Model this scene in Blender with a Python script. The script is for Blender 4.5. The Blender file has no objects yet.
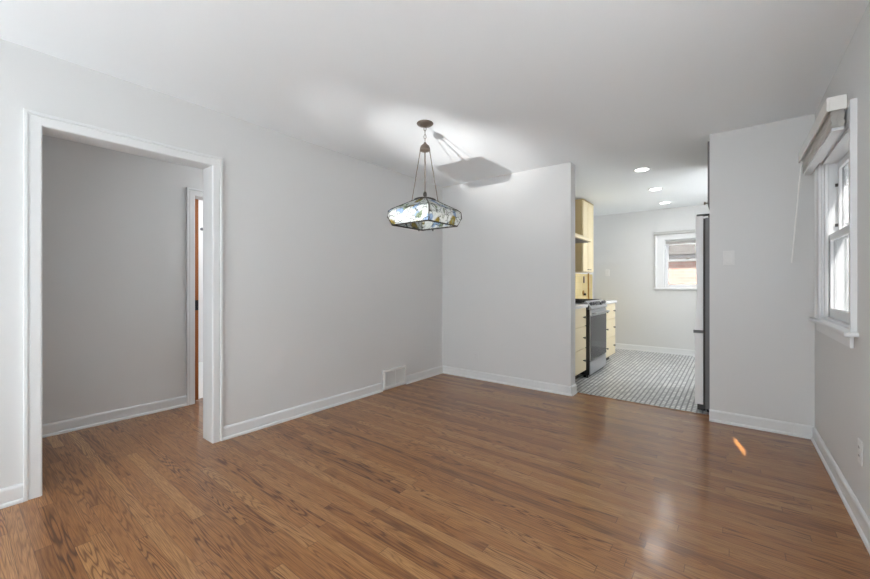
import bpy, bmesh, math, random
from mathutils import Vector, Matrix
random.seed(4)
S = bpy.context.scene
COL = S.collection
H = 2.44
CAM_H = 1.16
YAW = math.radians(38)

# ------------------------------------------------------------------ materials
def srgb(r, g, b):
    f = lambda c: c/12.92 if c <= .04045 else ((c+.055)/1.055)**2.4
    return (f(r/255), f(g/255), f(b/255), 1)

def mat(name, col=(.8, .8, .8, 1), rough=.5, metal=0, coat=0, coat_rough=.1, bump=0, bscale=200, spec=None):
    m = bpy.data.materials.new(name); m.use_nodes = True
    nt = m.node_tree; b = nt.nodes['Principled BSDF']
    b.inputs['Base Color'].default_value = col
    b.inputs['Roughness'].default_value = rough
    b.inputs['Metallic'].default_value = metal
    b.inputs['Coat Weight'].default_value = coat
    b.inputs['Coat Roughness'].default_value = coat_rough
    if spec is not None: b.inputs['Specular IOR Level'].default_value = spec
    tc = nt.nodes.new('ShaderNodeTexCoord')
    nz = nt.nodes.new('ShaderNodeTexNoise'); nz.inputs['Scale'].default_value = bscale
    nt.links.new(tc.outputs['Object'], nz.inputs['Vector'])
    # very slight tonal variation so that no surface is perfectly flat
    mx = nt.nodes.new('ShaderNodeMix'); mx.data_type = 'RGBA'; mx.blend_type = 'MULTIPLY'
    mx.inputs[0].default_value = .04
    mx.inputs[6].default_value = col
    nt.links.new(nz.outputs['Fac'], mx.inputs[7]); nt.links.new(mx.outputs[2], b.inputs['Base Color'])
    if bump:
        bp = nt.nodes.new('ShaderNodeBump'); bp.inputs['Strength'].default_value = bump; bp.inputs['Distance'].default_value = .002
        nt.links.new(nz.outputs['Fac'], bp.inputs['Height']); nt.links.new(bp.outputs[0], b.inputs['Normal'])
    return m

def emit(name, col, s):
    m = bpy.data.materials.new(name); m.use_nodes = True
    b = m.node_tree.nodes['Principled BSDF']
    b.inputs['Base Color'].default_value = col
    b.inputs['Emission Color'].default_value = col; b.inputs['Emission Strength'].default_value = s
    return m

class N:
    """small node helper"""
    def __init__(s, nt): s.nt = nt
    def new(s, t, **k):
        n = s.nt.nodes.new(t)
        for a, v in k.items(): setattr(n, a, v)
        return n
    def l(s, a, b): s.nt.links.new(a, b)
    def m(s, op, a, b=None, c=None):
        n = s.nt.nodes.new('ShaderNodeMath'); n.operation = op
        for i, v in enumerate((a, b, c)):
            if v is None: continue
            if isinstance(v, (int, float)): n.inputs[i].default_value = v
            else: s.nt.links.new(v, n.inputs[i])
        return n.outputs[0]
    def ramp(s, f, stops):
        n = s.nt.nodes.new('ShaderNodeValToRGB'); r = n.color_ramp
        while len(r.elements) > 1: r.elements.remove(r.elements[-1])
        r.elements[0].position = stops[0][0]; r.elements[0].color = stops[0][1]
        for p, c in stops[1:]:
            e = r.elements.new(p); e.color = c
        s.nt.links.new(f, n.inputs[0]); return n.outputs[0]
    def mix(s, f, a, b, blend='MIX'):
        n = s.nt.nodes.new('ShaderNodeMix'); n.data_type = 'RGBA'; n.blend_type = blend
        for i, v in ((0, f), (6, a), (7, b)):
            if isinstance(v, (int, float)): n.inputs[i].default_value = v
            elif isinstance(v, tuple): n.inputs[i].default_value = v
            else: s.nt.links.new(v, n.inputs[i])
        return n.outputs[2]

def oak_floor():
    m = bpy.data.materials.new('oak_strip_floor'); m.use_nodes = True
    nt = m.node_tree; n = N(nt); b = nt.nodes['Principled BSDF']
    g = n.new('ShaderNodeNewGeometry'); sp = n.new('ShaderNodeSeparateXYZ'); n.l(g.outputs['Position'], sp.inputs[0])
    x, y = sp.outputs[0], sp.outputs[1]
    W = .057
    yr = n.m('DIVIDE', y, W); row = n.m('FLOOR', yr); fy = n.m('SUBTRACT', yr, row)
    wn = n.new('ShaderNodeTexWhiteNoise', noise_dimensions='1D'); n.l(row, wn.inputs['W'])
    xo = n.m('ADD', n.m('DIVIDE', x, 1.15), n.m('MULTIPLY', wn.outputs['Value'], 17.3))
    cx = n.m('FLOOR', xo); fx = n.m('SUBTRACT', xo, cx)
    cid = n.new('ShaderNodeCombineXYZ'); n.l(row, cid.inputs[0]); n.l(cx, cid.inputs[1])
    wid = n.new('ShaderNodeTexWhiteNoise', noise_dimensions='3D'); n.l(cid.outputs[0], wid.inputs['Vector'])
    rnd = wid.outputs['Value']
    sep = n.new('ShaderNodeSeparateColor'); n.l(wid.outputs['Color'], sep.inputs[0])
    # grain coordinates, shifted per board
    gc = n.new('ShaderNodeCombineXYZ')
    n.l(n.m('ADD', n.m('MULTIPLY', x, .55), n.m('MULTIPLY', rnd, 40)), gc.inputs[0])
    n.l(n.m('MULTIPLY', y, 8.0), gc.inputs[1]); n.l(n.m('MULTIPLY', sep.outputs[1], 30), gc.inputs[2])
    n1 = n.new('ShaderNodeTexNoise'); n1.inputs['Scale'].default_value = 1.9; n1.inputs['Detail'].default_value = 2.2
    n1.inputs['Roughness'].default_value = .45
    n.l(gc.outputs[0], n1.inputs['Vector'])
    # contour lines of the noise read as cathedral grain
    k = n.m('MULTIPLY', n1.outputs['Fac'], n.m('ADD', 60.0, n.m('MULTIPLY', sep.outputs[0], 90.0)))
    ring = n.m('ADD', n.m('MULTIPLY', n.m('SINE', k), .5), .5)
    ring = n.m('POWER', ring, 3.2)
    # fine pores
    gc2 = n.new('ShaderNodeCombineXYZ')
    n.l(n.m('ADD', n.m('MULTIPLY', x, 9.0), n.m('MULTIPLY', rnd, 90)), gc2.inputs[0]); n.l(n.m('MULTIPLY', y, 330.0), gc2.inputs[1])
    n2 = n.new('ShaderNodeTexNoise'); n2.inputs['Scale'].default_value = 1.0; n2.inputs['Detail'].default_value = 3
    n.l(gc2.outputs[0], n2.inputs['Vector'])
    pore = n.ramp(n2.outputs['Fac'], [(.38, (1, 1, 1, 1)), (.62, (0, 0, 0, 1))])
    base = n.ramp(rnd, [(0, srgb(142, 94, 49)), (.3, srgb(161, 109, 60)), (.7, srgb(169, 117, 67)), (1, srgb(184, 135, 83))])
    dark = n.mix(1.0, base, (.24, .17, .12, 1), 'MULTIPLY')
    c1 = n.mix(n.m('MULTIPLY', ring, n.m('ADD', .28, n.m('MULTIPLY', n.m('POWER', sep.outputs[2], 1.4), .72))), base, dark)
    c2 = n.mix(n.m('MULTIPLY', pore, .46), c1, dark)
    # joints
    ey = n.m('MINIMUM', fy, n.m('SUBTRACT', 1.0, fy)); ex = n.m('MINIMUM', fx, n.m('SUBTRACT', 1.0, fx))
    jy = n.m('LESS_THAN', ey, .016); jx = n.m('LESS_THAN', ex, .0012)
    j = n.m('MAXIMUM', jy, jx)
    c3 = n.mix(n.m('MULTIPLY', j, .6), c2, srgb(60, 36, 20))
    n.l(c3, b.inputs['Base Color'])
    b.inputs['Roughness'].default_value = .45; b.inputs['Specular IOR Level'].default_value = .25
    b.inputs['Coat Weight'].default_value = .75; b.inputs['Coat Roughness'].default_value = .14
    wav = n.new('ShaderNodeTexNoise'); wav.inputs['Scale'].default_value = 3.0
    cw = n.new('ShaderNodeCombineXYZ'); n.l(n.m('MULTIPLY', x, .6), cw.inputs[0]); n.l(n.m('MULTIPLY', y, 5.0), cw.inputs[1]); n.l(cw.outputs[0], wav.inputs['Vector'])
    hgt = n.m('SUBTRACT', n.m('MULTIPLY', wav.outputs['Fac'], .9), n.m('ADD', n.m('MULTIPLY', j, .5), n.m('MULTIPLY', pore, .05)))
    bp = n.new('ShaderNodeBump'); bp.inputs['Strength'].default_value = .35; bp.inputs['Distance'].default_value = .0012
    n.l(hgt, bp.inputs['Height']); n.l(bp.outputs[0], b.inputs['Normal']); n.l(bp.outputs[0], b.inputs['Coat Normal'])
    return m

def mosaic_floor():
    m = bpy.data.materials.new('white_mosaic_tile'); m.use_nodes = True
    nt = m.node_tree; n = N(nt); b = nt.nodes['Principled BSDF']
    g = n.new('ShaderNodeNewGeometry'); mp = n.new('ShaderNodeMapping'); mp.inputs['Rotation'].default_value = (0, 0, math.pi/2)
    n.l(g.outputs['Position'], mp.inputs[0])
    br = n.new('ShaderNodeTexBrick'); n.l(mp.outputs[0], br.inputs[0])
    br.offset = .5; br.inputs['Scale'].default_value = 1
    br.inputs['Brick Width'].default_value = .06; br.inputs['Row Height'].default_value = .042
    br.inputs['Mortar Size'].default_value = .0075; br.inputs['Mortar Smooth'].default_value = .15
    br.inputs['Color1'].default_value = srgb(232, 232, 231); br.inputs['Color2'].default_value = srgb(186, 188, 189)
    br.inputs['Mortar'].default_value = srgb(108, 110, 112)
    n.l(br.outputs['Color'], b.inputs['Base Color'])
    b.inputs['Roughness'].default_value = .3
    bp = n.new('ShaderNodeBump'); bp.invert = True; bp.inputs['Strength'].default_value = .4; bp.inputs['Distance'].default_value = .002
    n.l(br.outputs['Fac'], bp.inputs['Height']); n.l(bp.outputs[0], b.inputs['Normal'])
    return m

def grid_tiles(name, col1, col2, mortar, w, h, msize, rough=.25, coords='Object'):
    """bricks/tiles laid on a vertical face; h runs up z, w runs along x+y"""
    m = bpy.data.materials.new(name); m.use_nodes = True
    nt = m.node_tree; n = N(nt); b = nt.nodes['Principled BSDF']
    g = n.new('ShaderNodeNewGeometry'); sp = n.new('ShaderNodeSeparateXYZ'); n.l(g.outputs['Position'], sp.inputs[0])
    c = n.new('ShaderNodeCombineXYZ'); n.l(n.m('ADD', sp.outputs[0], sp.outputs[1]), c.inputs[0]); n.l(sp.outputs[2], c.inputs[1])
    br = n.new('ShaderNodeTexBrick'); n.l(c.outputs[0], br.inputs[0])
    br.inputs['Scale'].default_value = 1; br.inputs['Brick Width'].default_value = w; br.inputs['Row Height'].default_value = h
    br.inputs['Mortar Size'].default_value = msize; br.inputs['Color1'].default_value = col1; br.inputs['Color2'].default_value = col2
    br.inputs['Mortar'].default_value = mortar
    n.l(br.outputs['Color'], b.inputs['Base Color']); b.inputs['Roughness'].default_value = rough
    return m

def art_glass():
    m = bpy.data.materials.new('leaded_art_glass'); m.use_nodes = True
    nt = m.node_tree; n = N(nt); nt.nodes.remove(nt.nodes['Principled BSDF'])
    out = nt.nodes['Material Output']
    g = n.new('ShaderNodeNewGeometry')
    ns = n.new('ShaderNodeTexNoise'); ns.inputs['Scale'].default_value = 14; n.l(g.outputs['Position'], ns.inputs['Vector'])
    vadd = n.new('ShaderNodeVectorMath', operation='MULTIPLY_ADD'); n.l(ns.outputs['Color'], vadd.inputs[0]); vadd.inputs[1].default_value = (.06,)*3
    n.l(g.outputs['Position'], vadd.inputs[2])
    def patch(scale, off, lo, hi):
        o_ = n.new('ShaderNodeVectorMath', operation='ADD'); n.l(g.outputs['Position'], o_.inputs[0]); o_.inputs[1].default_value = (off, off*2, off*3)
        q = n.new('ShaderNodeTexNoise'); q.inputs['Scale'].default_value = scale; q.inputs['Detail'].default_value = 1.5; n.l(o_.outputs[0], q.inputs['Vector'])
        return n.ramp(q.outputs['Fac'], [(lo, (0, 0, 0, 1)), (hi, (1, 1, 1, 1))])
    ve = n.new('ShaderNodeTexVoronoi', feature='DISTANCE_TO_EDGE'); ve.inputs['Scale'].default_value = 22; n.l(vadd.outputs[0], ve.inputs['Vector'])
    col = n.mix(patch(9, 3.1, .54, .60), srgb(214, 219, 217), srgb(142, 166, 198))
    col = n.mix(patch(8, 7.7, .57, .63), col, srgb(150, 132, 62))
    col = n.mix(patch(12, 1.9, .60, .66), col, srgb(128, 142, 118))
    mott = n.new('ShaderNodeTexNoise'); mott.inputs['Scale'].default_value = 45; n.l(g.outputs['Position'], mott.inputs['Vector'])
    col = n.mix(.45, col, mott.outputs['Fac'], 'OVERLAY')
    lead = n.m('MULTIPLY', n.m('LESS_THAN', ve.outputs['Distance'], .045), patch(14, 5.3, .40, .50))
    col = n.mix(n.m('MULTIPLY', lead, .85), col, srgb(74, 80, 72))
    d = n.new('ShaderNodeBsdfDiffuse'); t = n.new('ShaderNodeBsdfTranslucent'); gl = n.new('ShaderNodeBsdfGlossy'); gl.inputs['Roughness'].default_value = .12
    n.l(col, d.inputs[0]); n.l(col, t.inputs[0])
    ms = n.new('ShaderNodeMixShader'); ms.inputs[0].default_value = .24; n.l(d.outputs[0], ms.inputs[1]); n.l(t.outputs[0], ms.inputs[2])
    m2 = n.new('ShaderNodeMixShader'); m2.inputs[0].default_value = .08; n.l(ms.outputs[0], m2.inputs[1]); n.l(gl.outputs[0], m2.inputs[2])
    n.l(m2.outputs[0], out.inputs[0])
    return m

def clear_glass(name='window_glass', tr=.97):
    m = bpy.data.materials.new(name); m.use_nodes = True
    nt = m.node_tree; n = N(nt); nt.nodes.remove(nt.nodes['Principled BSDF']); out = nt.nodes['Material Output']
    t = n.new('ShaderNodeBsdfTransparent'); t.inputs[0].default_value = (tr, tr, tr, 1)
    gl = n.new('ShaderNodeBsdfGlossy'); gl.inputs['Roughness'].default_value = .02
    lw = n.new('ShaderNodeFresnel'); lw.inputs[0].default_value = 1.45
    ms = n.new('ShaderNodeMixShader'); n.l(n.m('MULTIPLY', lw.outputs[0], .5), ms.inputs[0]); n.l(t.outputs[0], ms.inputs[1]); n.l(gl.outputs[0], ms.inputs[2])
    n.l(ms.outputs[0], out.inputs[0])
    return m

M = dict(
    wall=mat('painted_wall', srgb(216, 217, 217), .6, bump=.04, bscale=350),
    ceil=mat('ceiling_paint', srgb(239, 243, 246), .8, bump=.04, bscale=300),
    trim=mat('white_trim_paint', srgb(225, 227, 228), .35),
    floor=oak_floor(), tile=mosaic_floor(),
    cream=mat('cream_cabinet_paint', srgb(236, 222, 186), .4),
    shaded_side=mat('shaded_cabinet_side', srgb(188, 168, 124), .5),  # cabinet cream darkened to tan for the unlit side
    counter=mat('white_quartz', srgb(235, 235, 233), .25),
    steel=mat('stainless_steel', srgb(190, 192, 196), .28, 1),
    steel_d=mat('dark_stainless', srgb(120, 122, 126), .35, .9),
    black=mat('black_enamel', srgb(22, 22, 24), .3),
    oven=mat('dark_oven_glass', srgb(20, 20, 23), .12, spec=.35),
    iron=mat('cast_iron', srgb(28, 28, 30), .6),
    fr_white=mat('white_appliance', srgb(236, 237, 238), .3),
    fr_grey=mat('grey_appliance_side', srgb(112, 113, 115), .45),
    nickel=mat('aged_nickel', srgb(128, 118, 108), .4, .7),
    bronze=mat('dark_lead', srgb(58, 54, 50), .45, .6),
    glass_art=art_glass(), glass=clear_glass(),
    plate=mat('white_plastic', srgb(226, 226, 225), .35),
    slot=mat('dark_slot', srgb(60, 58, 56), .6),
    blind=mat('pale_blind', srgb(232, 231, 228), .5),
    vent=mat('vent_enamel', srgb(232, 232, 230), .4),
    vent_d=mat('vent_recess', srgb(190, 190, 188), .7),
    stain=mat('honey_stained_wood', srgb(168, 100, 46), .4, bump=.1, bscale=60),
    brass=mat('brass', srgb(182, 138, 62), .3, .8),
    brown=mat('brown_plastic', srgb(64, 34, 22), .4),
    yellow=grid_tiles('yellow_wall_tile', srgb(236, 216, 158), srgb(230, 208, 148), srgb(206, 190, 146), .108, .108, .002),
    brick=grid_tiles('pink_brick', srgb(206, 166, 150), srgb(190, 146, 130), srgb(196, 186, 178), .2, .067, .01, .9),
    roof=mat('grey_shingle', srgb(120, 117, 114), .9, bump=.3, bscale=40),
    bath=mat('bathroom_tile', srgb(236, 236, 236), .3),
    cord=mat('clear_plastic_wand', srgb(244, 244, 242), .25),
    lamp_on=emit('downlight_lens', (1, .98, .94, 1), 5),
    reflector=mat('pale_reflector', srgb(220, 223, 225), .95, bump=.4, bscale=500),  # pale so it throws neutral light upward
    rail=mat('grey_head_rail', srgb(178, 178, 176), .5), siding=mat('white_siding', srgb(205, 205, 205), .8),
    dimmed=clear_glass('dimmed_glass', .43),  # panes darkened by colour so the outdoor view does not wash out
    ground=mat('pale_ground', srgb(226, 228, 230), .9),  # kept pale so the ground bounces daylight indoors
)

# ------------------------------------------------------------------ mesh helpers
def bx(bm, x0, x1, y0, y1, z0, z1, bev=0):
    r = bmesh.ops.create_cube(bm, size=1)
    vs = r['verts']
    bmesh.ops.scale(bm, vec=(abs(x1-x0), abs(y1-y0), abs(z1-z0)), verts=vs)
    bmesh.ops.translate(bm, vec=((x0+x1)/2, (y0+y1)/2, (z0+z1)/2), verts=vs)
    if bev:
        es = list({e for v in vs for e in v.link_edges})
        bmesh.ops.bevel(bm, geom=es, offset=bev, segments=2, affect='EDGES', profile=.5)

def tube(bm, pts, r, seg=10, r2=None):
    """tube through a list of points"""
    pts = [Vector(p) for p in pts]; rings = []
    for i, p in enumerate(pts):
        d = (pts[min(i+1, len(pts)-1)] - pts[max(i-1, 0)]).normalized()
        a = Vector((0, 0, 1)) if abs(d.z) < .95 else Vector((1, 0, 0))
        u = d.cross(a).normalized(); v = d.cross(u)
        rr = r if r2 is None else r + (r2-r)*i/(len(pts)-1)
        rings.append([bm.verts.new(p + u*math.cos(2*math.pi*k/seg)*rr + v*math.sin(2*math.pi*k/seg)*rr) for k in range(seg)])
    for a, b in zip(rings, rings[1:]):
        for k in range(seg): bm.faces.new((a[k], a[(k+1) % seg], b[(k+1) % seg], b[k]))
    bm.faces.new(rings[0][::-1]); bm.faces.new(rings[-1])

def lathe(bm, prof, cx, cy, seg=32, axis='z', cz=0):
    """profile [(radius, height)] turned about a vertical (or x) axis"""
    rings = []
    for r, z in prof:
        ring = []
        for k in range(seg):
            a = 2*math.pi*k/seg
            if axis == 'z': p = (cx + r*math.cos(a), cy + r*math.sin(a), z)
            elif axis == 'x': p = (z, cx + r*math.cos(a), cy + r*math.sin(a))
            else: p = (cx + r*math.cos(a), z, cy + r*math.sin(a))
            ring.append(bm.verts.new(p))
        rings.append(ring)
    for a, b in zip(rings, rings[1:]):
        for k in range(seg): bm.faces.new((a[k], a[(k+1) % seg], b[(k+1) % seg], b[k]))
    bm.faces.new(rings[0][::-1]); bm.faces.new(rings[-1])

def prism(bm, poly, a0, a1, axis):
    """extrude a 2-D polygon along an axis: 'x' poly=(y,z), 'y' poly=(x,z), 'z' poly=(x,y)"""
    def P(p, a): return {'x': (a, p[0], p[1]), 'y': (p[0], a, p[1]), 'z': (p[0], p[1], a)}[axis]
    A = [bm.verts.new(P(p, a0)) for p in poly]; B = [bm.verts.new(P(p, a1)) for p in poly]
    n = len(poly)
    bm.faces.new(A); bm.faces.new(B[::-1])
    for i in range(n): bm.faces.new((A[i], B[i], B[(i+1) % n], A[(i+1) % n]))

def NB(): return bmesh.new()

def obj(name, bm, m, parent=None, smooth=False):
    bmesh.ops.recalc_face_normals(bm, faces=bm.faces)
    org = Vector((0, 0, 0))
    p = parent
    while p is not None: org += p.location; p = p.parent
    if parent is None:
        xs = [v.co for v in bm.verts]
        org = Vector(((min(v.x for v in xs)+max(v.x for v in xs))/2, (min(v.y for v in xs)+max(v.y for v in xs))/2, min(v.z for v in xs)))
    bmesh.ops.translate(bm, vec=-org, verts=bm.verts)
    me = bpy.data.meshes.new(name); bm.to_mesh(me); bm.free()
    o = bpy.data.objects.new(name, me); COL.objects.link(o)
    me.materials.append(M[m] if isinstance(m, str) else m)
    if smooth:
        for f in me.polygons: f.use_smooth = True
        try: me.set_sharp_from_angle(angle=math.radians(40))
        except Exception: pass
    if parent is None: o.location = org
    else: o.parent = parent
    return o

def thing(name, label, cat, loc, group=None):
    o = bpy.data.objects.new(name, None); COL.objects.link(o); o.location = loc; o.empty_display_size = .1
    o['label'] = label; o['category'] = cat
    if group: o['group'] = group
    return o

def tag(o, label, cat, group=None):
    o['label'] = label; o['category'] = cat
    if group: o['group'] = group
    return o

def copy_tree(o, parent=None):
    c = o.copy(); COL.objects.link(c); c.parent = parent
    for ch in list(o.children): copy_tree(ch, c)
    return c

def st(name, bm, m, parent=None, label=None, smooth=False):
    o = obj(name, bm, m, parent, smooth)
    if parent is None: o['kind'] = 'structure'
    if label: o['label'] = label
    return o

def st_empty(name, loc):
    o = bpy.data.objects.new(name, None); COL.objects.link(o); o.location = loc; o['kind'] = 'structure'; return o

def frame_sweep(bm, prof, a0, a1, z0, z1, plane, base, sign, closed=False):
    """casing swept around an opening. prof = [(u outward from the opening, v out of the wall)].
    plane 'x': wall at x=base, a is y; plane 'y': wall at y=base, a is x. sign: which way v points"""
    def P(a, z, v):
        return (base + sign*v, a, z) if plane == 'x' else (a, base + sign*v, z)
    loops = []
    for u, v in prof:
        if closed: c = [(a0-u, z0-u), (a0-u, z1+u), (a1+u, z1+u), (a1+u, z0-u)]
        else: c = [(a0-u, z0), (a0-u, z1+u), (a1+u, z1+u), (a1+u, z0)]
        loops.append([bm.verts.new(P(a, z, v)) for a, z in c])
    n = len(prof); segs = 4 if closed else 3
    for i in range(n):
        A, B = loops[i], loops[(i+1) % n]
        for k in range(segs): bm.faces.new((A[k], A[(k+1) % 4], B[(k+1) % 4], B[k]))
    if not closed:
        bm.faces.new([l[0] for l in loops]); bm.faces.new([l[3] for l in loops][::-1])

CASING = [(0, 0), (0, .013), (.006, .017), (.045, .017), (.048, .014), (.053, .014), (.056, .022), (.068, .022), (.071, .019), (.071, 0)]
BASE_P = [(0, 0), (.024, 0), (.024, .009), (.021, .016), (.014, .02), (.014, .083), (.010, .092), (.004, .096), (0, .096)]  # (out, up) board and shoe

def baseboard(name, segs, number=None):
    """segs: list of (axis, base, sign, a0, a1): board on wall x=base / y=base running a0..a1"""
    bm = NB()
    for axis, base, sign, a0, a1 in segs:
        poly = [(base + sign*o_, z) for o_, z in BASE_P]
        prism(bm, poly, a0, a1, 'y' if axis == 'x' else 'x')
    return st(name, bm, 'trim')

# ------------------------------------------------------------------ shell
XL, XR, YB = -3.0, .49, 4.0          # dining room faces
T = .14
XH = -4.13                            # far wall of the hall
XK0, XK1, YK = -2.05, .64, 7.45       # kitchen
YF = -4.6                             # front (street side) wall behind the viewer
OX0, OX1 = -1.325, -.15                # opening to the kitchen
LW0, LW1, RW0, RW1 = -4.3, -2.0, -4.4, -2.9
KW0, KW1 = 5.4, 6.9
D0, D1, DH = .317, 1.185, 2.03        # cased opening in the left wall
E0, E1, EH = 1.476, 2.22, 2.02        # door in the far hall wall

bm = NB(); bx(bm, -4.27, XR+T, YF-T, YB+T, -.1, 0); st('floor', bm, 'floor')
bm = NB(); bx(bm, XL+.03, XR-.03, YF+.03, -.35, .0005, .012, .004); st('floor_reflector', bm, 'reflector')  # unseen pale layer added to bounce light up to the ceiling
bm = NB(); bx(bm, XK0-T, XK1+T, YB+T, YK+T, -.1, 0); st('floor_kitchen', bm, 'tile')
bm = NB(); bx(bm, -6.4, -4.27, .6, 3.7, -.1, 0); st('floor_bathroom', bm, 'bath')
bm = NB(); bx(bm, -6.4, XR+T+.2, YF-T, YB+T, H, H+.1); st('ceiling', bm, 'ceil')
bm = NB(); bx(bm, XK0-T, XK1+T, YB+T, YK+T, H, H+.1); st('ceiling_kitchen', bm, 'ceil')

bm = NB()
bx(bm, XL-T, XL, YF, LW0, 0, H); bx(bm, XL-T, XL, LW1, D0-.015, 0, H); bx(bm, XL-T, XL, LW0, LW1, 0, .55); bx(bm, XL-T, XL, LW0, LW1, 2.2, H)
bx(bm, XL-T, XL, D1+.015, YB, 0, H); bx(bm, XL-T, XL, D0-.015, D1+.015, DH+.015, H)
st('wall_left', bm, 'wall')
bm = NB(); bx(bm, XL-T, OX0, YB, YB+T, 0, H); st('wall_back_left', bm, 'wall')
bm = NB(); bx(bm, OX1, XR+T, YB, YB+T, 0, H); st('wall_back_right', bm, 'wall')
# unseen living room side windows added for daylight: LW on the left, RW on the right
# right wall with the visible window and a small unseen one sized to pass the sun streak
W0, W1, WZ0, WZ1 = 2.86, 3.73, .925, 2.0
V0, V1, VZ0, VZ1 = .955, 1.75, 1.04, 1.6
bm = NB()
bx(bm, XR, XR+T, YF, RW0, 0, H); bx(bm, XR, XR+T, RW1, V0, 0, H); bx(bm, XR, XR+T, RW0, RW1, 0, .55); bx(bm, XR, XR+T, RW0, RW1, 2.2, H); bx(bm, XR, XR+T, V1, W0, 0, H); bx(bm, XR, XR+T, W1, YB, 0, H)
bx(bm, XR, XR+T, V0, V1, 0, VZ0); bx(bm, XR, XR+T, V0, V1, VZ1, H)
bx(bm, XR, XR+T, W0, W1, 0, WZ0); bx(bm, XR, XR+T, W0, W1, WZ1, H)
st('wall_right', bm, 'wall')
# front wall with a wide unseen window added for daylight
F0, F1, FZ0, FZ1 = -2.7, .2, .55, 2.2
bm = NB()
bx(bm, XL-T, F0, YF-T, YF, 0, H); bx(bm, F1, XR+T, YF-T, YF, 0, H); bx(bm, F0, F1, YF-T, YF, 0, FZ0); bx(bm, F0, F1, YF-T, YF, FZ1, H)
st('wall_front', bm, 'wall')
# hall
bm = NB()
bx(bm, XH-T, XH, -1.5, E0-.015, 0, H); bx(bm, XH-T, XH, E1+.015, 3.2, 0, H); bx(bm, XH-T, XH, E0-.015, E1+.015, EH+.015, H)
st('wall_hall', bm, 'wall')
bm = NB(); bx(bm, XH-T, XL-T, -1.64, -1.5, 0, H); st('wall_hall_near', bm, 'wall')
bm = NB(); bx(bm, XH-T, XL-T, 3.2, 3.34, 0, H); st('wall_hall_end', bm, 'wall')
# room past the hall door
bm = NB(); bx(bm, -6.4, -6.26, .6, 3.7, 0, H); bx(bm, -6.26, XH-T, .6, .74, 0, H); bx(bm, -6.26, XH-T, 3.56, 3.7, 0, H)
st('wall_bathroom', bm, 'bath')
# kitchen
K0, K1, KZ0, KZ1 = -.905, -.185, 1.105, 1.93
bm = NB(); bx(bm, XK0-T, XK0, YB+T, YK+T, 0, H); st('wall_kitchen_left', bm, 'wall')
bm = NB(); bx(bm, XK1, XK1+T, YB+T, KW0, 0, H); bx(bm, XK1, XK1+T, KW1, YK+T, 0, H); bx(bm, XK1, XK1+T, KW0, KW1, 0, 1.0); bx(bm, XK1, XK1+T, KW0, KW1, 2.1, H); st('wall_kitchen_right', bm, 'wall')
bm = NB()
bx(bm, XK0, K0, YK, YK+T, 0, H); bx(bm, K1, XK1, YK, YK+T, 0, H); bx(bm, K0, K1, YK, YK+T, 0, KZ0); bx(bm, K0, K1, YK, YK+T, KZ1, H)
st('wall_kitchen_back', bm, 'wall')

baseboard('baseboard_left', [('x', XL, 1, YF, D0-.071), ('x', XL, 1, D1+.071, 2.895), ('x', XL, 1, 3.275, YB)])
baseboard('baseboard_back', [('y', YB, -1, XL, OX0+.012), ('x', OX0, 1, YB-.014, YB+T)])
baseboard('baseboard_back_right', [('y', YB, -1, OX1-.002, XR)])
baseboard('baseboard_right', [('x', XR, -1, YF, YB)])
baseboard('baseboard_hall', [('x', XH, 1, -1.5, E0-.071), ('x', XH, 1, E1+.071, 3.2)])
baseboard('baseboard_kitchen', [('y', YK, -1, XK0+.01, XK1)])
bm = NB(); prism(bm, [(YB+T-.018, 0), (YB+T-.016, .005), (YB+T+.008, .005), (YB+T+.010, 0)], OX0+.026, OX1-.0, 'x')
st('trim_1', bm, 'floor')

# cased opening on the left
bm = NB(); frame_sweep(bm, CASING, D0, D1, 0, DH, 'x', XL, 1); frame_sweep(bm, CASING, D0, D1, 0, DH, 'x', XL-T, -1)
bx(bm, XL-T, XL, D0-.015, D0, 0, DH); bx(bm, XL-T, XL, D1, D1+.015, 0, DH); bx(bm, XL-T, XL, D0-.015, D1+.015, DH, DH+.015)
st('trim_2', bm, 'trim')

# hall door: casing, honey stained leaf swung open into the bathroom, seen edge on
d1 = st_empty('door_1', (XH, E0, 0))
bm = NB(); frame_sweep(bm, CASING, E0, E1, 0, EH, 'x', XH, 1); st('door_frame', bm, 'trim', d1)
bm = NB(); bx(bm, XH-T, XH, E0-.015, E0, 0, EH); bx(bm, XH-T, XH, E1, E1+.015, 0, EH); bx(bm, XH-T, XH, E0-.015, E1+.015, EH, EH+.015); st('jamb', bm, 'trim', d1)
bm = NB(); bx(bm, XH-.06-.70, XH-.06, E0+.020, E0+.058, .012, EH-.012, .002); leaf = st('door_leaf', bm, 'stain', d1)
leaf['label'] = 'honey stained wooden door leaf seen edge on'
for zz in (.955,):
    bm = NB(); bx(bm, XH-.062, XH-.056, E0+.022, E0+.056, zz-.05, zz+.05); h_ = st('hinge', bm, 'black', leaf)

# bathroom towel hook on the far wall
t = thing('wall_hook', 'small metal hook high on the white wall past the hall door', 'hook', (-6.26, 2.335, 1.97))
bm = NB(); lathe(bm, [(.022, -6.2598), (.022, -6.25)], 2.335, 1.99, 16, 'x'); obj('back_plate', bm, 'steel_d', t)
bm = NB(); tube(bm, [(-6.25, 2.335, 1.99), (-6.20, 2.335, 1.975), (-6.18, 2.335, 1.985), (-6.17, 2.335, 2.01)], .008); obj('hook', bm, 'steel_d', t)

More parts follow.
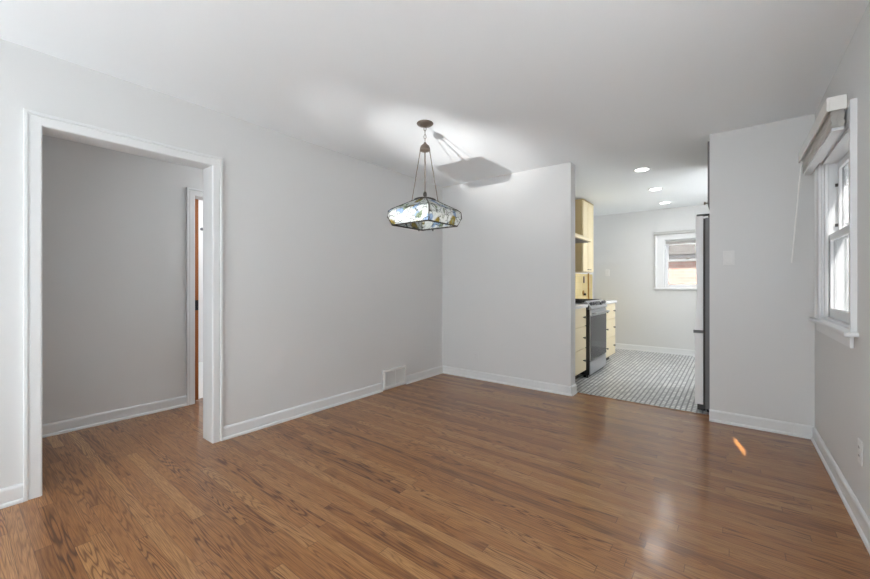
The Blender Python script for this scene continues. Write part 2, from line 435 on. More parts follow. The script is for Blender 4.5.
# ------------------------------------------------------------------ windows
def sash(root, plane, pos, th, a0, a1, z0, z1, st_=.045, bot=.06, top=.045, part='sash', glass='glass'):
    bm = NB()
    def B(a, b, c, d):
        if plane == 'x': bx(bm, pos, pos+th, a, b, c, d, .003)
        else: bx(bm, a, b, pos, pos+th, c, d, .003)
    B(a0, a0+st_, z0, z1); B(a1-st_, a1, z0, z1); B(a0+st_, a1-st_, z0, z0+bot); B(a0+st_, a1-st_, z1-top, z1)
    s = st(part, bm, 'trim', root)
    bm = NB(); g = .002
    if plane == 'x': bx(bm, pos+th/2-g, pos+th/2+g, a0+st_, a1-st_, z0+bot, z1-top)
    else: bx(bm, a0+st_, a1-st_, pos+th/2-g, pos+th/2+g, z0+bot, z1-top)
    st('pane', bm, glass, s)
    return s

w1 = st_empty('window_1', (XR, (W0+W1)/2, WZ0))
bm = NB(); frame_sweep(bm, [(0, 0), (0, .012), (.006, .016), (.07, .018), (.074, .024), (.086, .024), (.086, 0)], W0, W1, WZ0-.001, WZ1, 'x', XR, -1)
st('casing', bm, 'trim', w1)
bm = NB()
bx(bm, XR, XR+T, W0-.0, W0+.018, WZ0, WZ1); bx(bm, XR, XR+T, W1-.018, W1, WZ0, WZ1); bx(bm, XR, XR+T, W0, W1, WZ1-.018, WZ1)
bx(bm, XR+.012, XR+.03, W1-.034, W1-.018, WZ0, WZ1-.018, .002); bx(bm, XR+.012, XR+.03, W0+.018, W0+.034, WZ0, WZ1-.018, .002)
bx(bm, XR+.112, XR+T, W1-.034, W1-.018, WZ0, WZ1-.018, .002); bx(bm, XR+.112, XR+T, W0+.018, W0+.034, WZ0, WZ1-.018, .002)
bx(bm, XR, XR+T, W0, W1, WZ0-.0, WZ0+.012)
st('window_frame', bm, 'trim', w1)
bm = NB(); bx(bm, XR-.05, XR+.02, W0-.115, W1+.115, WZ0-.026, WZ0-.001, .007); st('window_sill', bm, 'trim', w1)
bm = NB(); bx(bm, XR-.016, XR-.0005, W0-.03, W1+.08, WZ0-.09, WZ0-.027, .003); st('apron', bm, 'trim', w1)
s1 = sash(w1, 'x', XR+.034, .034, W0+.02, W1-.02, WZ0+.013, 1.50, glass='dimmed')
s2 = sash(w1, 'x', XR+.074, .034, W0+.02, W1-.02, 1.465, WZ1-.019, glass='dimmed')
for zz in (1.56, 1.83):
    bm = NB(); bx(bm, XR+.060, XR+.073, W1-.05, W1-.035, zz-.01, zz+.01, .002); st('sash_stop', bm, 'slot', w1)

w2 = st_empty('window_2', ((K0+K1)/2, YK, KZ0))
bm = NB(); frame_sweep(bm, [(0, 0), (0, .012), (.006, .016), (.1, .018), (.12, .026), (.13, .026), (.13, 0)], K0, K1, KZ0-.001, KZ1-.02, 'y', YK, -1); st('casing', bm, 'trim', w2)
bm = NB(); bx(bm, K0, K0+.018, YK, YK+T, KZ0, KZ1); bx(bm, K1-.018, K1, YK, YK+T, KZ0, KZ1); bx(bm, K0, K1, YK, YK+T, KZ1-.018, KZ1); bx(bm, K0, K1, YK, YK+T, KZ0, KZ0+.01)
st('window_frame', bm, 'trim', w2)
bm = NB(); bx(bm, K0-.15, K1+.15, YK-.045, YK+.015, KZ0-.028, KZ0-.001, .006); st('window_sill', bm, 'trim', w2)
sash(w2, 'y', YK+.03, .034, K0+.02, K1-.02, KZ0+.011, 1.575, .04, .045, .03, glass='dimmed')
sash(w2, 'y', YK+.07, .034, K0+.02, K1-.02, 1.55, KZ1-.019, .04, .035, .03, glass='dimmed')
bm = NB(); bx(bm, -.60, -.55, YK+.034, YK+.062, 1.575, 1.592, .004); tube(bm, [(-.575, YK+.045, 1.59), (-.55, YK+.02, 1.60)], .005, 8); st('sash_lock', bm, 'nickel', w2)

w3 = st_empty('added_window_3', ((F0+F1)/2, YF, FZ0))  # unseen, added to bring in daylight from the front
bm = NB(); frame_sweep(bm, [(0, 0), (0, .018), (.07, .02), (.07, 0)], F0, F1, FZ0, FZ1, 'y', YF, 1, True); st('casing', bm, 'trim', w3)
wd = (F1-F0)/3
for i in range(3): sash(w3, 'y', YF-.08, .04, F0+i*wd, F0+(i+1)*wd, FZ0, FZ1, .05, .06, .05)
w4 = st_empty('window_4', (XR, (V0+V1)/2, VZ0))
bm = NB(); frame_sweep(bm, [(0, 0), (0, .018), (.07, .02), (.07, 0)], V0, V1, VZ0, VZ1, 'x', XR, -1, True); st('casing', bm, 'trim', w4)

for nm, X, sg, a, b, c, d in (('added_window_5', XL, 1, LW0, LW1, .55, 2.2), ('added_window_6', XR, -1, RW0, RW1, .55, 2.2), ('added_window_7', XK1, -1, KW0, KW1, 1.0, 2.1)):  # unseen side windows added to let daylight in
    w_ = st_empty(nm, (X, (a+b)/2, c))
    bm = NB(); frame_sweep(bm, [(0, 0), (0, .018), (.07, .02), (.07, 0)], a, b, c, d, 'x', X, sg, True); st('casing', bm, 'trim', w_)
    m_ = (a+b)/2
    for p, q in ((a, m_), (m_, b)): sash(w_, 'x', X-sg*.08-.02, .04, p, q, c, d, .05, .06, .05)

# ------------------------------------------------------------------ mini blind on the dining window
VY0, VY1 = W0-.02, W1+.19
t = thing('window_blind', 'raised pale mini blind with box valance on the right-hand window', 'blind', (.45, 3.4, 2.0))
bm = NB()
bx(bm, .392, .404, VY0, VY1, 2.067, 2.140, .002); bx(bm, .404, XR-.0245, VY0, VY0+.012, 2.067, 2.140, .001); bx(bm, .404, XR-.0245, VY1-.012, VY1, 2.067, 2.140, .001)
obj('valance', bm, 'blind', t)
bm = NB(); bx(bm, .412, .462, VY0+.02, VY1-.02, 2.085, 2.13, .002); obj('head_rail', bm, 'blind', t)
bm = NB()
z = 2.105
for i in range(22):
    zz = 2.079 - i*.0042; j = random.uniform(-.003, .003)
    prism(bm, [(.413+j, zz), (.437+j, zz+.0022), (.461+j, zz), (.461+j, zz-.0012), (.437+j, zz+.001), (.413+j, zz-.0012)], VY0+.025, VY1-.025, 'y')
obj('slat_stack', bm, 'blind', t)
bm = NB(); bx(bm, .414, .460, VY0+.024, VY1-.024, 1.968, 1.984, .003); obj('bottom_rail', bm, 'trim', t)
bm = NB(); tube(bm, [(.406, VY1-.04, 2.075), (.404, VY1-.04, 2.05), (.392, VY1-.04, 1.9), (.352, VY1-.04, 1.32)], .0045, 8); obj('tilt_wand', bm, 'cord', t, True)

# kitchen blind, raised
t = thing('window_blind', 'raised white blind with grey head rail on the kitchen window', 'blind', (-.55, YK-.05, 1.85))
bm = NB(); bx(bm, K0-.135, K1+.135, YK-.075, YK-.027, 2.0, 2.045, .002); obj('head_rail', bm, 'rail', t)
bm = NB()
for i in range(8):
    bx(bm, K0+.02, K1-.02, YK-.02, YK+.028, 1.885-i*.006, 1.887-i*.006)
obj('slat_stack', bm, 'blind', t)
bm = NB(); bx(bm, K0+.02, K1-.02, YK-.022, YK+.028, 1.815, 1.832, .002); obj('bottom_rail', bm, 'trim', t)

# ------------------------------------------------------------------ pendant lamp
fw = Vector((-math.sin(YAW), math.cos(YAW), 0)); rt = Vector((math.cos(YAW), math.sin(YAW), 0))
AX = Vector((-1.917, 2.325, 0))
near = (-fw*.30 + rt*.038).normalized(); side = Vector((-near.y, near.x, 0))
def corners(hd, z): return [AX + d*hd + Vector((0, 0, z)) for d in (near, side, -near, -side)]
t = thing('pendant_lamp', 'square leaded glass pendant lamp hanging from the dining room ceiling', 'lamp', (AX.x, AX.y, 1.62))
bm = NB(); lathe(bm, [(.064, H-.0005), (.066, H-.006), (.060, H-.014), (.046, H-.020), (.020, H-.026), (.010, H-.032)], AX.x, AX.y, 36); obj('canopy', bm, 'nickel', t, True)
bm = NB()
zt, zb = H-.03, 2.282
nl = 4; lh = (zt-zb)/nl
for i in range(nl):
    zc = zt-(i+.5)*lh; ang = YAW + (math.pi/2 if i % 2 else 0)
    u = Vector((math.cos(ang), math.sin(ang), 0)); pts = []
    for k in range(17):
        a = 2*math.pi*k/16; pts.append(AX + u*math.cos(a)*.0085 + Vector((0, 0, zc + math.sin(a)*(lh*.5+.002))))
    tube(bm, pts, .0026, 6)
obj('chain', bm, 'nickel', t, True)
bm = NB(); lathe(bm, [(.008, 2.286), (.012, 2.278), (.018, 2.270), (.034, 2.258), (.040, 2.240), (.042, 2.222), (.034, 2.216), (.018, 2.212), (.008, 2.205)], AX.x, AX.y, 28); obj('hub', bm, 'nickel', t, True)
bm = NB(); tube(bm, [AX+Vector((0, 0, 2.21)), AX+Vector((0, 0, 1.86))], .0055, 12); obj('stem', bm, 'nickel', t, True)
bm = NB(); lathe(bm, [(.008, 1.895), (.014, 1.882), (.016, 1.868), (.010, 1.856), (.022, 1.848), (.022, 1.838)], AX.x, AX.y, 24); obj('finial', bm, 'bronze', t, True)
for s in (1, -1):
    bm = NB()
    a = AX + side*.037*s + Vector((0, 0, 2.222)); b = AX + side*.105*s + Vector((0, 0, 1.812))
    tube(bm, [a, b], .0038, 8)
    m_ = b
    tube(bm, [m_+Vector((0, 0, .012)), m_-Vector((0, 0, .006))], .009, 10)
    obj('side_rod', bm, 'nickel', t, True)
HT = 1.826
RINGS = [corners(.085, HT), corners(.262, 1.752), corners(.288, 1.734), corners(.294, 1.690), corners(.258, 1.627)]
crown, wide, bot = RINGS[0], RINGS[1], RINGS[4]
def quad(bm, p):
    n_ = (p[1]-p[0]).cross(p[3]-p[0]).normalized()*.0015
    A = [bm.verts.new(q+n_) for q in p]; B = [bm.verts.new(q-n_) for q in p]
    bm.faces.new(A); bm.faces.new(B[::-1])
    for i in range(4): bm.faces.new((A[i], B[i], B[(i+1) % 4], A[(i+1) % 4]))
bm = NB()
for i in range(4):
    j = (i+1) % 4
    quad(bm, [crown[i], crown[j], wide[j], wide[i]])
shade = obj('lamp_shade', bm, 'glass_art', t)
for i in range(4):
    j = (i+1) % 4
    bm = NB()
    for A_, B_ in zip(RINGS[1:], RINGS[2:]): quad(bm, [A_[i], A_[j], B_[j], B_[i]])
    obj('skirt_panel', bm, 'glass_art', shade)
bm = NB()
for R_, r in ((crown, .005), (wide, .003), (bot, .006)):
    for i in range(4): tube(bm, [R_[i], R_[(i+1) % 4]], r, 8)
for i in range(4):
    tube(bm, [q[i] for q in RINGS], .0055, 8)
    j = (i+1) % 4
    tube(bm, [q[i].lerp(q[j], .5) for q in RINGS], .0022, 6)
obj('leading', bm, 'bronze', shade, True)
# arched yoke over the crown that carries the stem
bm = NB()
for d in (near, side):
    tube(bm, [AX + d*.085*math.cos(math.pi*k/12) + Vector((0, 0, HT + .024*math.sin(math.pi*k/12))) for k in range(13)], .006, 8)
obj('yoke', bm, 'bronze', t, True)
bm = NB()
lathe(bm, [(.006, HT-.0), (.012, 1.79), (.012, 1.72), (.006, 1.70)], AX.x, AX.y, 14)
tube(bm, [AX+side*.12+Vector((0, 0, 1.715)), AX-side*.12+Vector((0, 0, 1.715))], .005, 8)
obj('lamp_bar', bm, 'bronze', t, True)
for s in (1, -1):
    c = AX + side*.105*s
    bm = NB(); lathe(bm, [(.015, 1.716), (.016, 1.69), (.014, 1.676)], c.x, c.y, 16); sk = obj('socket', bm, 'bronze', t, True)
for k_, s in enumerate((-.048, .062)):
    c = AX + rt*s
    bm = NB(); tube(bm, [c+Vector((0, 0, 1.715)), c+Vector((0, 0, 1.60))], .0015, 6)
    tube(bm, [c+Vector((0, 0, 1.600)), c+Vector((0, 0, 1.592)), c+Vector((0, 0, 1.582))], .007, 10, .004); obj('pull_cord', bm, 'bronze', t, True)

# ------------------------------------------------------------------ wall fittings
t = thing('wall_vent', 'white louvred return air grille at the foot of the left wall', 'vent', (XL, 3.085, .02))
bm = NB()
vy0, vy1, vz0, vz1 = 2.905, 3.265, .022, .222
bx(bm, XL+.0005, XL+.004, vy0, vy1, vz0, vz1); o_ = obj('backing', bm, 'vent_d', t)
bm = NB()
bx(bm, XL+.0005, XL+.026, vy0, vy0+.025, vz0, vz1, .002); bx(bm, XL+.0005, XL+.026, vy1-.025, vy1, vz0, vz1, .002)
bx(bm, XL+.0005, XL+.026, vy0+.025, vy1-.025, vz0, vz0+.022, .002); bx(bm, XL+.0005, XL+.026, vy0+.025, vy1-.025, vz1-.022, vz1, .002)
bx(bm, XL+.004, XL+.024, (vy0+vy1)/2-.005, (vy0+vy1)/2+.005, vz0+.022, vz1-.022)
obj('frame', bm, 'vent', t)
for h2 in range(2):
    bm = NB()
    a = vy0+.03 + h2*.155
    for i in range(11):
        yy = a + i*.0135
        bx(bm, XL+.005, XL+.018, yy, yy+.0045, vz0+.022, vz1-.022)
    obj('louvre_bank', bm, 'vent', t)

t = thing('light_switch', 'white wall switch on the short wall right of the refrigerator', 'switch', (-.021, YB, 1.335))
bm = NB(); bx(bm, -.059, .017, YB-.006, YB-.0003, 1.322, 1.44, .003); obj('plate', bm, 'plate', t)
bm = NB(); bx(bm, -.038, -.004, YB-.010, YB-.006, 1.348, 1.414, .002); obj('rocker', bm, 'plate', t)

def outlet_x(t, X, sgn, yc, zc, pm='plate', sm='slot'):
    bm = NB(); a, b = sorted((X+sgn*.0003, X+sgn*.006)); bx(bm, a, b, yc-.036, yc+.036, zc-.058, zc+.058, .0025); obj('plate', bm, pm, t)
    for dz in (.02, -.02):
        bm = NB(); a, b = sorted((X+sgn*.006, X+sgn*.008)); bx(bm, a, b, yc-.017, yc+.017, zc+dz-.014, zc+dz+.014, .0008); s_ = obj('receptacle', bm, pm, t)
        bm = NB(); a, b = sorted((X+sgn*.008, X+sgn*.0086))
        for dy in (-.007, .007): bx(bm, a, b, yc+dy-.0016, yc+dy+.0016, zc+dz-.004, zc+dz+.007)
        obj('slot', bm, sm, s_)
t = thing('wall_outlet', 'white wall outlet on the right wall below the dining window', 'outlet', (XR, 2.70, .30)); outlet_x(t, XR, -1, 2.70, .355)

def outlet_y(t, Y, xc, zc, pm='plate'):
    bm = NB(); bx(bm, xc-.036, xc+.036, Y-.006, Y-.0003, zc-.058, zc+.058, .0025); obj('plate', bm, pm, t)
    for dz in (.02, -.02):
        bm = NB(); bx(bm, xc-.017, xc+.017, Y-.008, Y-.006, zc+dz-.014, zc+dz+.014, .0008); s_ = obj('receptacle', bm, pm, t)
        bm = NB()
        for dx in (-.007, .007): bx(bm, xc+dx-.0016, xc+dx+.0016, Y-.0086, Y-.008, zc+dz-.004, zc+dz+.007)
        obj('slot', bm, 'vent_d', s_)
t = thing('wall_outlet', 'white wall outlet low on the back wall near the far left corner', 'outlet', (-2.484, YB, .22)); outlet_y(t, YB, -2.484, .275, 'wall')
t = thing('wall_outlet', 'white wall outlet on the kitchen back wall beside the yellow backsplash', 'outlet', (-1.79, YK, 1.3)); outlet_y(t, YK, -1.80, 1.372)

# ------------------------------------------------------------------ kitchen downlights
DL = [(-.79, 4.75, 'recessed ceiling downlight nearest the dining room'), (-.81, 5.83, 'middle recessed ceiling downlight in the kitchen'), (-.823, 6.89, 'recessed ceiling downlight farthest back, near the kitchen window')]
first = None
for x, y, lb in DL:
    if first is None:
        t = thing('recessed_downlight', lb, 'ceiling light', (x, y, H), 'kitchen ceiling downlights'); first = t
        bm = NB()
        prof = [(.088, H-.0003), (.086, H-.004), (.068, H-.006), (.066, H-.0025), (.066, H-.0003)]
        seg = 32; rings = [[bm.verts.new((x+r*math.cos(2*math.pi*k/seg), y+r*math.sin(2*math.pi*k/seg), z_)) for k in range(seg)] for r, z_ in prof]
        for a, b in zip(rings, rings[1:]+rings[:1]):
            for k in range(seg): bm.faces.new((a[k], a[(k+1) % seg], b[(k+1) % seg], b[k]))
        obj('trim_ring', bm, 'trim', t, True)
        bm = NB(); lathe(bm, [(.0655, H-.0006), (.0655, H-.003)], x, y, 32); obj('lens', bm, 'lamp_on', t)
    else:
        c = copy_tree(first); c.location = (x, y, H); c['label'] = lb

# ------------------------------------------------------------------ kitchen cabinets
CX = -1.42
def knob(parent, x, y, z, m='nickel'):
    bm = NB(); lathe(bm, [(.006, x), (.005, x+.014), (.012, x+.018), (.014, x+.024), (.009, x+.029)], y, z, 14, 'x'); return obj('knob', bm, m, parent, True)
def base_cab(label, y0, y1):
    t = thing('base_cabinet', label, 'cabinet', ((XK0+CX)/2, (y0+y1)/2, 0), 'cream base cabinets either side of the range')
    bm = NB(); bx(bm, XK0+.002, CX-.02, y0, y1, .1, .879); obj('body', bm, 'cream', t)
    bm = NB(); bx(bm, XK0+.002, CX-.09, y0+.002, y1-.002, 0.001, .1); obj('toe_kick', bm, 'slot', t)
    zs = [(.105, .375), (.384, .646), (.655, .873)]
    for a, b in zs:
        bm = NB(); bx(bm, CX-.019, CX, y0+.003, y1-.003, a, b, .002); d = obj('drawer', bm, 'cream', t)
        w = y1-y0
        for yy in (y0+w*.25, y1-w*.17): knob(d, CX, yy, (a+b)/2, 'bronze')
    return t
base_cab('cream three drawer base cabinet left of the range, by the dining room wall', 4.145, 4.855)
base_cab('cream three drawer base cabinet at the far side of the range', 5.625, 6.345)
for y0, y1, lb in ((4.145, 4.855, 'white countertop slab left of the range'), (5.625, 6.36, 'white countertop slab on the cabinet beyond the range')):
    bm = NB(); bx(bm, XK0+.001, CX+.022, y0, y1, .8795, .915, .003); tag(obj('countertop', bm, 'counter'), lb, 'countertop', 'white kitchen countertops')

# range
RY0, RY1, RX = 4.865, 5.615, -1.372
t = thing('kitchen_range', 'stainless steel slide-in gas range with black oven glass', 'range', (-1.7, 5.24, 0))
bm = NB(); bx(bm, XK0+.01, RX-.014, RY0, RY1, .04, .90, .003); obj('body', bm, 'black', t)
bm = NB(); bx(bm, XK0+.01, RX-.03, RY0-.006, RY1+.006, .901, .922, .003); obj('cooktop', bm, 'steel_d', t)
bm = NB()
for k in range(3):
    a = RY0+.02+k*.24
    for yy in (a, a+.11, a+.22): bx(bm, XK0+.08, RX-.07, yy, yy+.012, .935, .955)
    for xx in (XK0+.08, XK0+.22, XK0+.36, RX-.082): bx(bm, xx, xx+.012, a+.012, a+.22, .937, .953)
    for xx in (XK0+.08, RX-.082): 
        for yy in (a, a+.22): bx(bm, xx, xx+.012, yy, yy+.012, .922, .936)
obj('grate', bm, 'iron', t)
for k in range(5):
    yy = RY0+.13+(k % 2)*.48 if k < 4 else (RY0+RY1)/2
    xx = XK0+.18 if k < 2 else (RX-.19 if k < 4 else -1.72)
    bm = NB(); lathe(bm, [(.045, .922), (.045, .930), (.03, .932), (.03, .940)], xx, yy, 16); obj('burner', bm, 'iron', t)
# sloped control panel
bm = NB(); prism(bm, [(RX-.075, .902), (RX-.075, .945), (RX-.055, .955), (RX+.012, .868), (RX+.005, .848), (RX-.04, .845)], RY0, RY1, 'y'); cp = obj('control_panel', bm, 'steel', t)
n_ = Vector((.087, 0, .067)).normalized(); p0 = Vector((RX-.022, 0, .912))
bm = NB()
u_ = Vector((-.067, 0, .087)).normalized()
c_ = p0 + n_*.001
vs = [bm.verts.new(c_ + u_*a + Vector((0, b, 0)) + n_*k) for k in (0, .002) for a, b in ((-.028, 5.14), (.028, 5.14), (.028, 5.42), (-.028, 5.42))]
bm.faces.new(vs[:4][::-1]); bm.faces.new(vs[4:])
for i in range(4): bm.faces.new((vs[i], vs[(i+1) % 4], vs[4+(i+1) % 4], vs[4+i]))
obj('display', bm, 'oven', cp)
for yy in (4.93, 5.02, 5.09, 5.47, 5.55):
    bm = NB(); q = p0 + Vector((0, yy, 0)); tube(bm, [q+n_*.001, q+n_*.012, q+n_*.032], .021, 14, .017); obj('knob', bm, 'steel_d', cp, True)
bm = NB(); bx(bm, RX-.0135, RX, RY0+.004, RY1-.004, .215, .842, .004); dr = obj('oven_door', bm, 'steel', t)
bm = NB(); bx(bm, RX, RX+.003, RY0+.012, RY1-.012, .222, .765, .001); obj('door_glass', bm, 'oven', dr)
bm = NB(); tube(bm, [(RX+.045, RY0+.05, .80), (RX+.045, RY1-.05, .80)], .013, 14)
for yy in (RY0+.08, RY1-.08): tube(bm, [(RX, yy, .80), (RX+.045, yy, .80)], .009, 10)
obj('handle', bm, 'steel', dr, True)
bm = NB(); bx(bm, RX-.0135, RX-.002, RY0+.004, RY1-.004, .045, .205, .004); obj('warming_drawer', bm, 'steel', t)
bm = NB()
for xx in (XK0+.06, RX-.08):
    for yy in (RY0+.04, RY1-.04): lathe(bm, [(.018, .0), (.018, .032)], xx, yy, 12)
bm.free()
for xx in (XK0+.06, RX-.08):
    for yy in (RY0+.04, RY1-.04): bm = NB(); lathe(bm, [(.018, .0), (.018, .032)], xx, yy, 12); obj('foot', bm, 'black', t)
bm = NB(); bx(bm, RX-.05, RX-.035, RY0+.01, RY1-.01, .002, .044); obj('kick_strip', bm, 'black', t)

# hood
t = thing('range_hood', 'slim pale cream range hood on the wall above the range', 'hood', (-1.8, 5.3, 1.74))
bm = NB(); prism(bm, [(XK0+.001, 1.762), (-1.56, 1.762), (-1.56, 1.785), (-1.62, 1.835), (XK0+.001, 1.835)], 4.87, 5.62, 'y'); obj('body', bm, 'cream', t)
bm = NB(); bx(bm, XK0+.04, -1.6, 4.92, 5.57, 1.752, 1.761); obj('filter', bm, 'steel_d', t)
# tall upper cabinet
UX = -1.72
t = thing('upper_cabinet', 'tall cream upper cabinet beyond the range hood', 'cabinet', (-1.88, 5.98, 1.35))
bm = NB(); bx(bm, XK0+.001, UX-.02, 5.73, 6.25, 1.35, 2.405); obj('body', bm, 'shaded_side', t)
bm = NB(); bx(bm, XK0+.001, UX+.004, 5.726, 6.256, 2.405, 2.418, .002); obj('crown_strip', bm, 'shaded_side', t)
for k in range(2):
    a = 5.733+k*.26
    bm = NB()
    bx(bm, UX-.019, UX, a, a+.255, 1.353, 2.402, .002); d = obj('door', bm, 'cream', t)
    bm = NB(); frame_sweep(bm, [(0, 0), (0, .004), (.045, .004), (.045, 0)], a+.05, a+.205, 1.403, 2.352, 'x', UX, 1, True); obj('door_frame', bm, 'cream', d)
    bm = NB(); yy = a+.215 if k == 0 else a+.04
    tube(bm, [(UX+.022, yy-.03, 1.385), (UX+.022, yy+.03, 1.385)], .004, 8); tube(bm, [(UX+.002, yy-.022, 1.385), (UX+.022, yy-.022, 1.385)], .003, 8); tube(bm, [(UX+.002, yy+.022, 1.385), (UX+.022, yy+.022, 1.385)], .003, 8)
    obj('handle', bm, 'bronze', d, True)
# backsplash
bm = NB(); bx(bm, XK0+.0005, XK0+.012, 6.375, YK-.09, .0, 1.345, .001); o = obj('backsplash', bm, 'yellow'); tag(o, 'yellow tiled wall panel on the kitchen left wall', 'backsplash')
bm = NB(); bx(bm, XK0+.012, XK0+.03, 7.06, 7.09, .80, 1.36, .001); obj('edge_strip', bm, 'brass', o)['label'] = 'thin upright brass strip'
t = thing('wall_outlet', 'dark brown wall outlet on the yellow backsplash', 'outlet', (XK0+.012, 6.83, 1.17)); outlet_x(t, XK0+.012, 1, 6.83, 1.245, 'brown', 'black')
for ch in t.children:
    ch.location = (0, 0, 0)
t = thing('wall_plate', 'small brass fixture on the yellow backsplash under the brown outlet', 'fixture', (XK0+.012, 6.80, .95))
bm = NB(); lathe(bm, [(.05, XK0+.0125), (.055, XK0+.018), (.045, XK0+.024)], 6.80, 1.01, 20, 'x'); obj('plate', bm, 'brass', t, True)
bm = NB(); lathe(bm, [(.018, XK0+.024), (.02, XK0+.05), (.012, XK0+.06)], 6.80, .99, 16, 'x'); obj('knob', bm, 'bronze', t, True)

# ------------------------------------------------------------------ refrigerator
t = thing('refrigerator', 'white refrigerator seen edge on behind the short wall', 'refrigerator', (.1, 4.65, 0))
FY0, FY1 = 4.215, 5.12
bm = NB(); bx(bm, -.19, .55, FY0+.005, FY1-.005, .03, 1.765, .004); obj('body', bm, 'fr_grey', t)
bm = NB(); bx(bm, -.205, -.19, FY0+.012, FY1-.012, .06, 1.76); obj('gasket', bm, 'slot', t)
def door_prof(z0, z1, bow):
    f_ = (.262, .264, .262, .260, .258, .256, .252, .250, .254, .262, .272) if bow > .005 else (.268,)*11
    return [(-.206, z0), (-.206, z1)] + [(-f_[k], z1 + (z0-z1)*k/10) for k in range(11)]
bm = NB(); prism(bm, door_prof(.745, 1.785, .010), FY0, (FY0+FY1)/2-.002, 'y'); d1_ = obj('door', bm, 'fr_white', t)
bm = NB(); prism(bm, door_prof(.745, 1.785, .010), (FY0+FY1)/2+.002, FY1, 'y'); d2_ = obj('door', bm, 'fr_white', t)
bm = NB(); prism(bm, door_prof(.07, .715, .004), FY0, FY1, 'y'); d3_ = obj('freezer_drawer', bm, 'fr_white', t)
mid = (FY0+FY1)/2
for yy, p in ((mid-.04, d1_), (mid+.04, d2_)):
    bm = NB(); tube(bm, [(-.255, yy, 1.76), (-.268, yy, 1.74), (-.272, yy, 1.4), (-.268, yy, .9), (-.245, yy, .88)], .008, 10); obj('handle', bm, 'steel', p, True)
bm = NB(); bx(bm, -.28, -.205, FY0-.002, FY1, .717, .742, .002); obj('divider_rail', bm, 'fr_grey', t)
bm = NB(); bx(bm, -.255, -.15, FY0+.002, FY0+.06, 1.787, 1.80, .003); obj('hinge_cover', bm, 'black', t)
bm = NB(); bx(bm, -.25, -.19, FY0+.02, FY1-.02, .012, .065, .002); obj('toe_grille', bm, 'black', t)
bm = NB()
for xx in (-.16, .5):
    for yy in (FY0+.05, FY1-.05): lathe(bm, [(.02, 0), (.02, .031)], xx, yy, 12)
bm.free()
for xx in (-.16, .5):
    for yy in (FY0+.05, FY1-.05): bm = NB(); lathe(bm, [(.02, 0), (.02, .031)], xx, yy, 12); obj('foot', bm, 'black', t)
# cabinet above the refrigerator
t = thing('over_fridge_cabinet', 'grey upper cabinet above the refrigerator, only its door edge showing', 'cabinet', (.2, 4.6, 1.88))
bm = NB(); bx(bm, -.15, .63, 4.146, 5.12, 1.87, 2.432); obj('body', bm, 'fr_white', t)
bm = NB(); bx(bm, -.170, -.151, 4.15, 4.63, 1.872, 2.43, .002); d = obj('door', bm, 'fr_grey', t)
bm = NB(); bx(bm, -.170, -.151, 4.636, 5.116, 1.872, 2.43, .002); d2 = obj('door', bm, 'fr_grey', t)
for dd, yy in ((d, 4.22), (d2, 5.04)):
    bm = NB(); lathe(bm, [(.006, -.170), (.005, -.185), (.013, -.189), (.015, -.196), (.009, -.201)], yy, 1.895, 14, 'x'); obj('knob', bm, 'nickel', dd, True)

# ------------------------------------------------------------------ outside
t = thing('white_house', 'white board sided building seen through the glass of the dining window', 'house', (4, 10, 0))
bm = NB(); bx(bm, .95, 2.7, 9.0, 10.5, -.1, 4.2)
for i in range(9): bx(bm, .97+i*.2, .99+i*.2, 8.975, 9.0, -.1, 4.1)
obj('siding', bm, 'siding', t)
bm = NB(); prism(bm, [(8.8, 4.2), (8.8, 4.28), (9.75, 4.9), (10.7, 4.28), (10.7, 4.2)], .8, 2.85, 'x'); obj('roof', bm, 'roof', t)
t = thing('sun_blocker', 'added unseen sun pipe beside the dining window', 'blocker', (.75, 2.46, 0))  # unseen, added to keep direct sun out of the dining window
bm = NB(); bx(bm, .655, .80, 2.40, 2.50, -.1, 3.2, .01); obj('blocker', bm, 'trim', t)
t = thing('brick_house', 'neighbouring brick house with grey eave outside the kitchen window', 'house', (-1, 11, 0))
bm = NB(); bx(bm, -8, .7, 10, 14, -.1, 1.72); obj('wall', bm, 'brick', t)
bm = NB(); bx(bm, -8, .7, 9.72, 10, 1.72, 1.80); obj('fascia', bm, 'trim', t)
bm = NB(); prism(bm, [(9.55, 1.80), (9.55, 1.86), (12, 3.6), (14.4, 1.86), (14.4, 1.80)], -8.2, .8, 'x'); obj('roof', bm, 'roof', t)
bm = NB(); bx(bm, -20, 20, YF-16, 20, -.25, -.12); st('ground', bm, 'ground')

# ------------------------------------------------------------------ light
w = bpy.data.worlds.new('World'); S.world = w; w.use_nodes = True
w.node_tree.nodes['Background'].inputs[0].default_value = (.94, .97, 1, 1)
w.node_tree.nodes['Background'].inputs[1].default_value = 3.2
EL, AZ = math.radians(31), Vector((-.23, .97, 0)).normalized()
sd = Vector((AZ.x*math.cos(EL), AZ.y*math.cos(EL), -math.sin(EL)))
def light(name, kind, loc, direction=None, **k):
    l = bpy.data.lights.new(name, kind); o = bpy.data.objects.new(name, l); COL.objects.link(o); o.location = loc
    if direction is not None: o.rotation_euler = Vector(direction).to_track_quat('-Z', 'Y').to_euler()
    for a, v in k.items(): setattr(l, a, v)
    return o
light('sun', 'SUN', (2, -10, 8), sd, energy=13, angle=math.radians(.5), color=(1, .97, .93))
def portal(loc, d, sx, sy):
    o = light('window_portal', 'AREA', loc, d, shape='RECTANGLE', size=sx, size_y=sy, energy=1); o.data.cycles.is_portal = True
portal(((F0+F1)/2, YF-T-.02, (FZ0+FZ1)/2), (0, 1, 0), F1-F0, FZ1-FZ0)
portal((XR+T+.02, (W0+W1)/2, (WZ0+WZ1)/2), (-1, 0, 0), W1-W0, WZ1-WZ0)
portal((XR+T+.02, (V0+V1)/2, (VZ0+VZ1)/2), (-1, 0, 0), V1-V0, VZ1-VZ0)
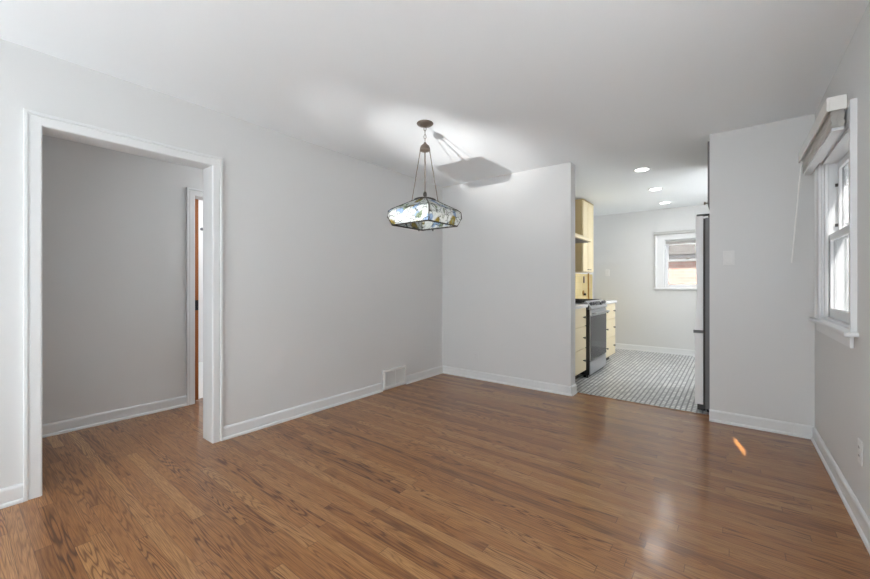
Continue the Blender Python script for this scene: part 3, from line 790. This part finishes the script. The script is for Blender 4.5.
portal(((K0+K1)/2, YK+T+.02, (KZ0+KZ1)/2), (0, -1, 0), K1-K0, KZ1-KZ0)
portal((XL-T-.02, (LW0+LW1)/2, 1.375), (1, 0, 0), LW1-LW0, 1.65)
portal((XR+T+.02, (RW0+RW1)/2, 1.375), (-1, 0, 0), RW1-RW0, 1.65)
portal((XK1+T+.02, (KW0+KW1)/2, 1.55), (-1, 0, 0), KW1-KW0, 1.1)
# stand-in spots for sunlight thrown back up by the polished floor behind the viewer
GP = Vector((-1.10, -.62, .08))
for tx, ty, e, an in ((-2.3, 1.9, 40, 14), (-2.13, 2.6, 190, 15), (-2.05, 3.35, 240, 17), (-1.9, 4.0, 95, 22)):
    light('sun_glint', 'SPOT', GP, Vector((tx, ty, H)) - GP, energy=e, spot_size=math.radians(an), spot_blend=1, shadow_soft_size=.03, color=(1, .99, .97))
# kitchen downlights, then unseen fill lights added in kitchen, bathroom and hall
for x, y, lb in DL:
    light('downlight_lamp', 'SPOT', (x, y, H-.02), (0, 0, -1), energy=7, spot_size=math.radians(160), spot_blend=1, shadow_soft_size=.12, color=(.98, .99, 1))
light('kitchen_fill', 'AREA', (.15, 5.2, H-.03), (0, 0, -1), shape='DISK', size=.35, energy=9)  # no fixture, unseen light added to brighten the kitchen
light('bathroom_fill', 'POINT', (-5.2, 2.3, 2.2), energy=9, shadow_soft_size=.12)  # added to light the closed room past the hall
light('hall_fill', 'POINT', (-3.6, 2.6, 2.3), energy=8, shadow_soft_size=.12)  # added to lift the hall, no source in view

# ------------------------------------------------------------------ camera
cd = bpy.data.cameras.new('camera'); cam = bpy.data.objects.new('camera', cd); COL.objects.link(cam)
cam.location = (0, 0, CAM_H); cam.rotation_euler = (math.pi/2, 0, YAW)
cd.sensor_width = 36; cd.lens = 36*380/870; cd.shift_y = -5/870; cd.clip_start = .02
S.camera = cam

S.view_settings.view_transform = 'Standard'; S.view_settings.look = 'None'; S.view_settings.gamma = 1
S.view_settings.use_curve_mapping = False
S.view_settings.exposure = 1.3
cy = S.cycles
cy.use_denoising = True
cy.max_bounces = 14; cy.diffuse_bounces = 8; cy.glossy_bounces = 4; cy.transparent_max_bounces = 12
cy.sample_clamp_indirect = 6; cy.caustics_reflective = False; cy.caustics_refractive = False
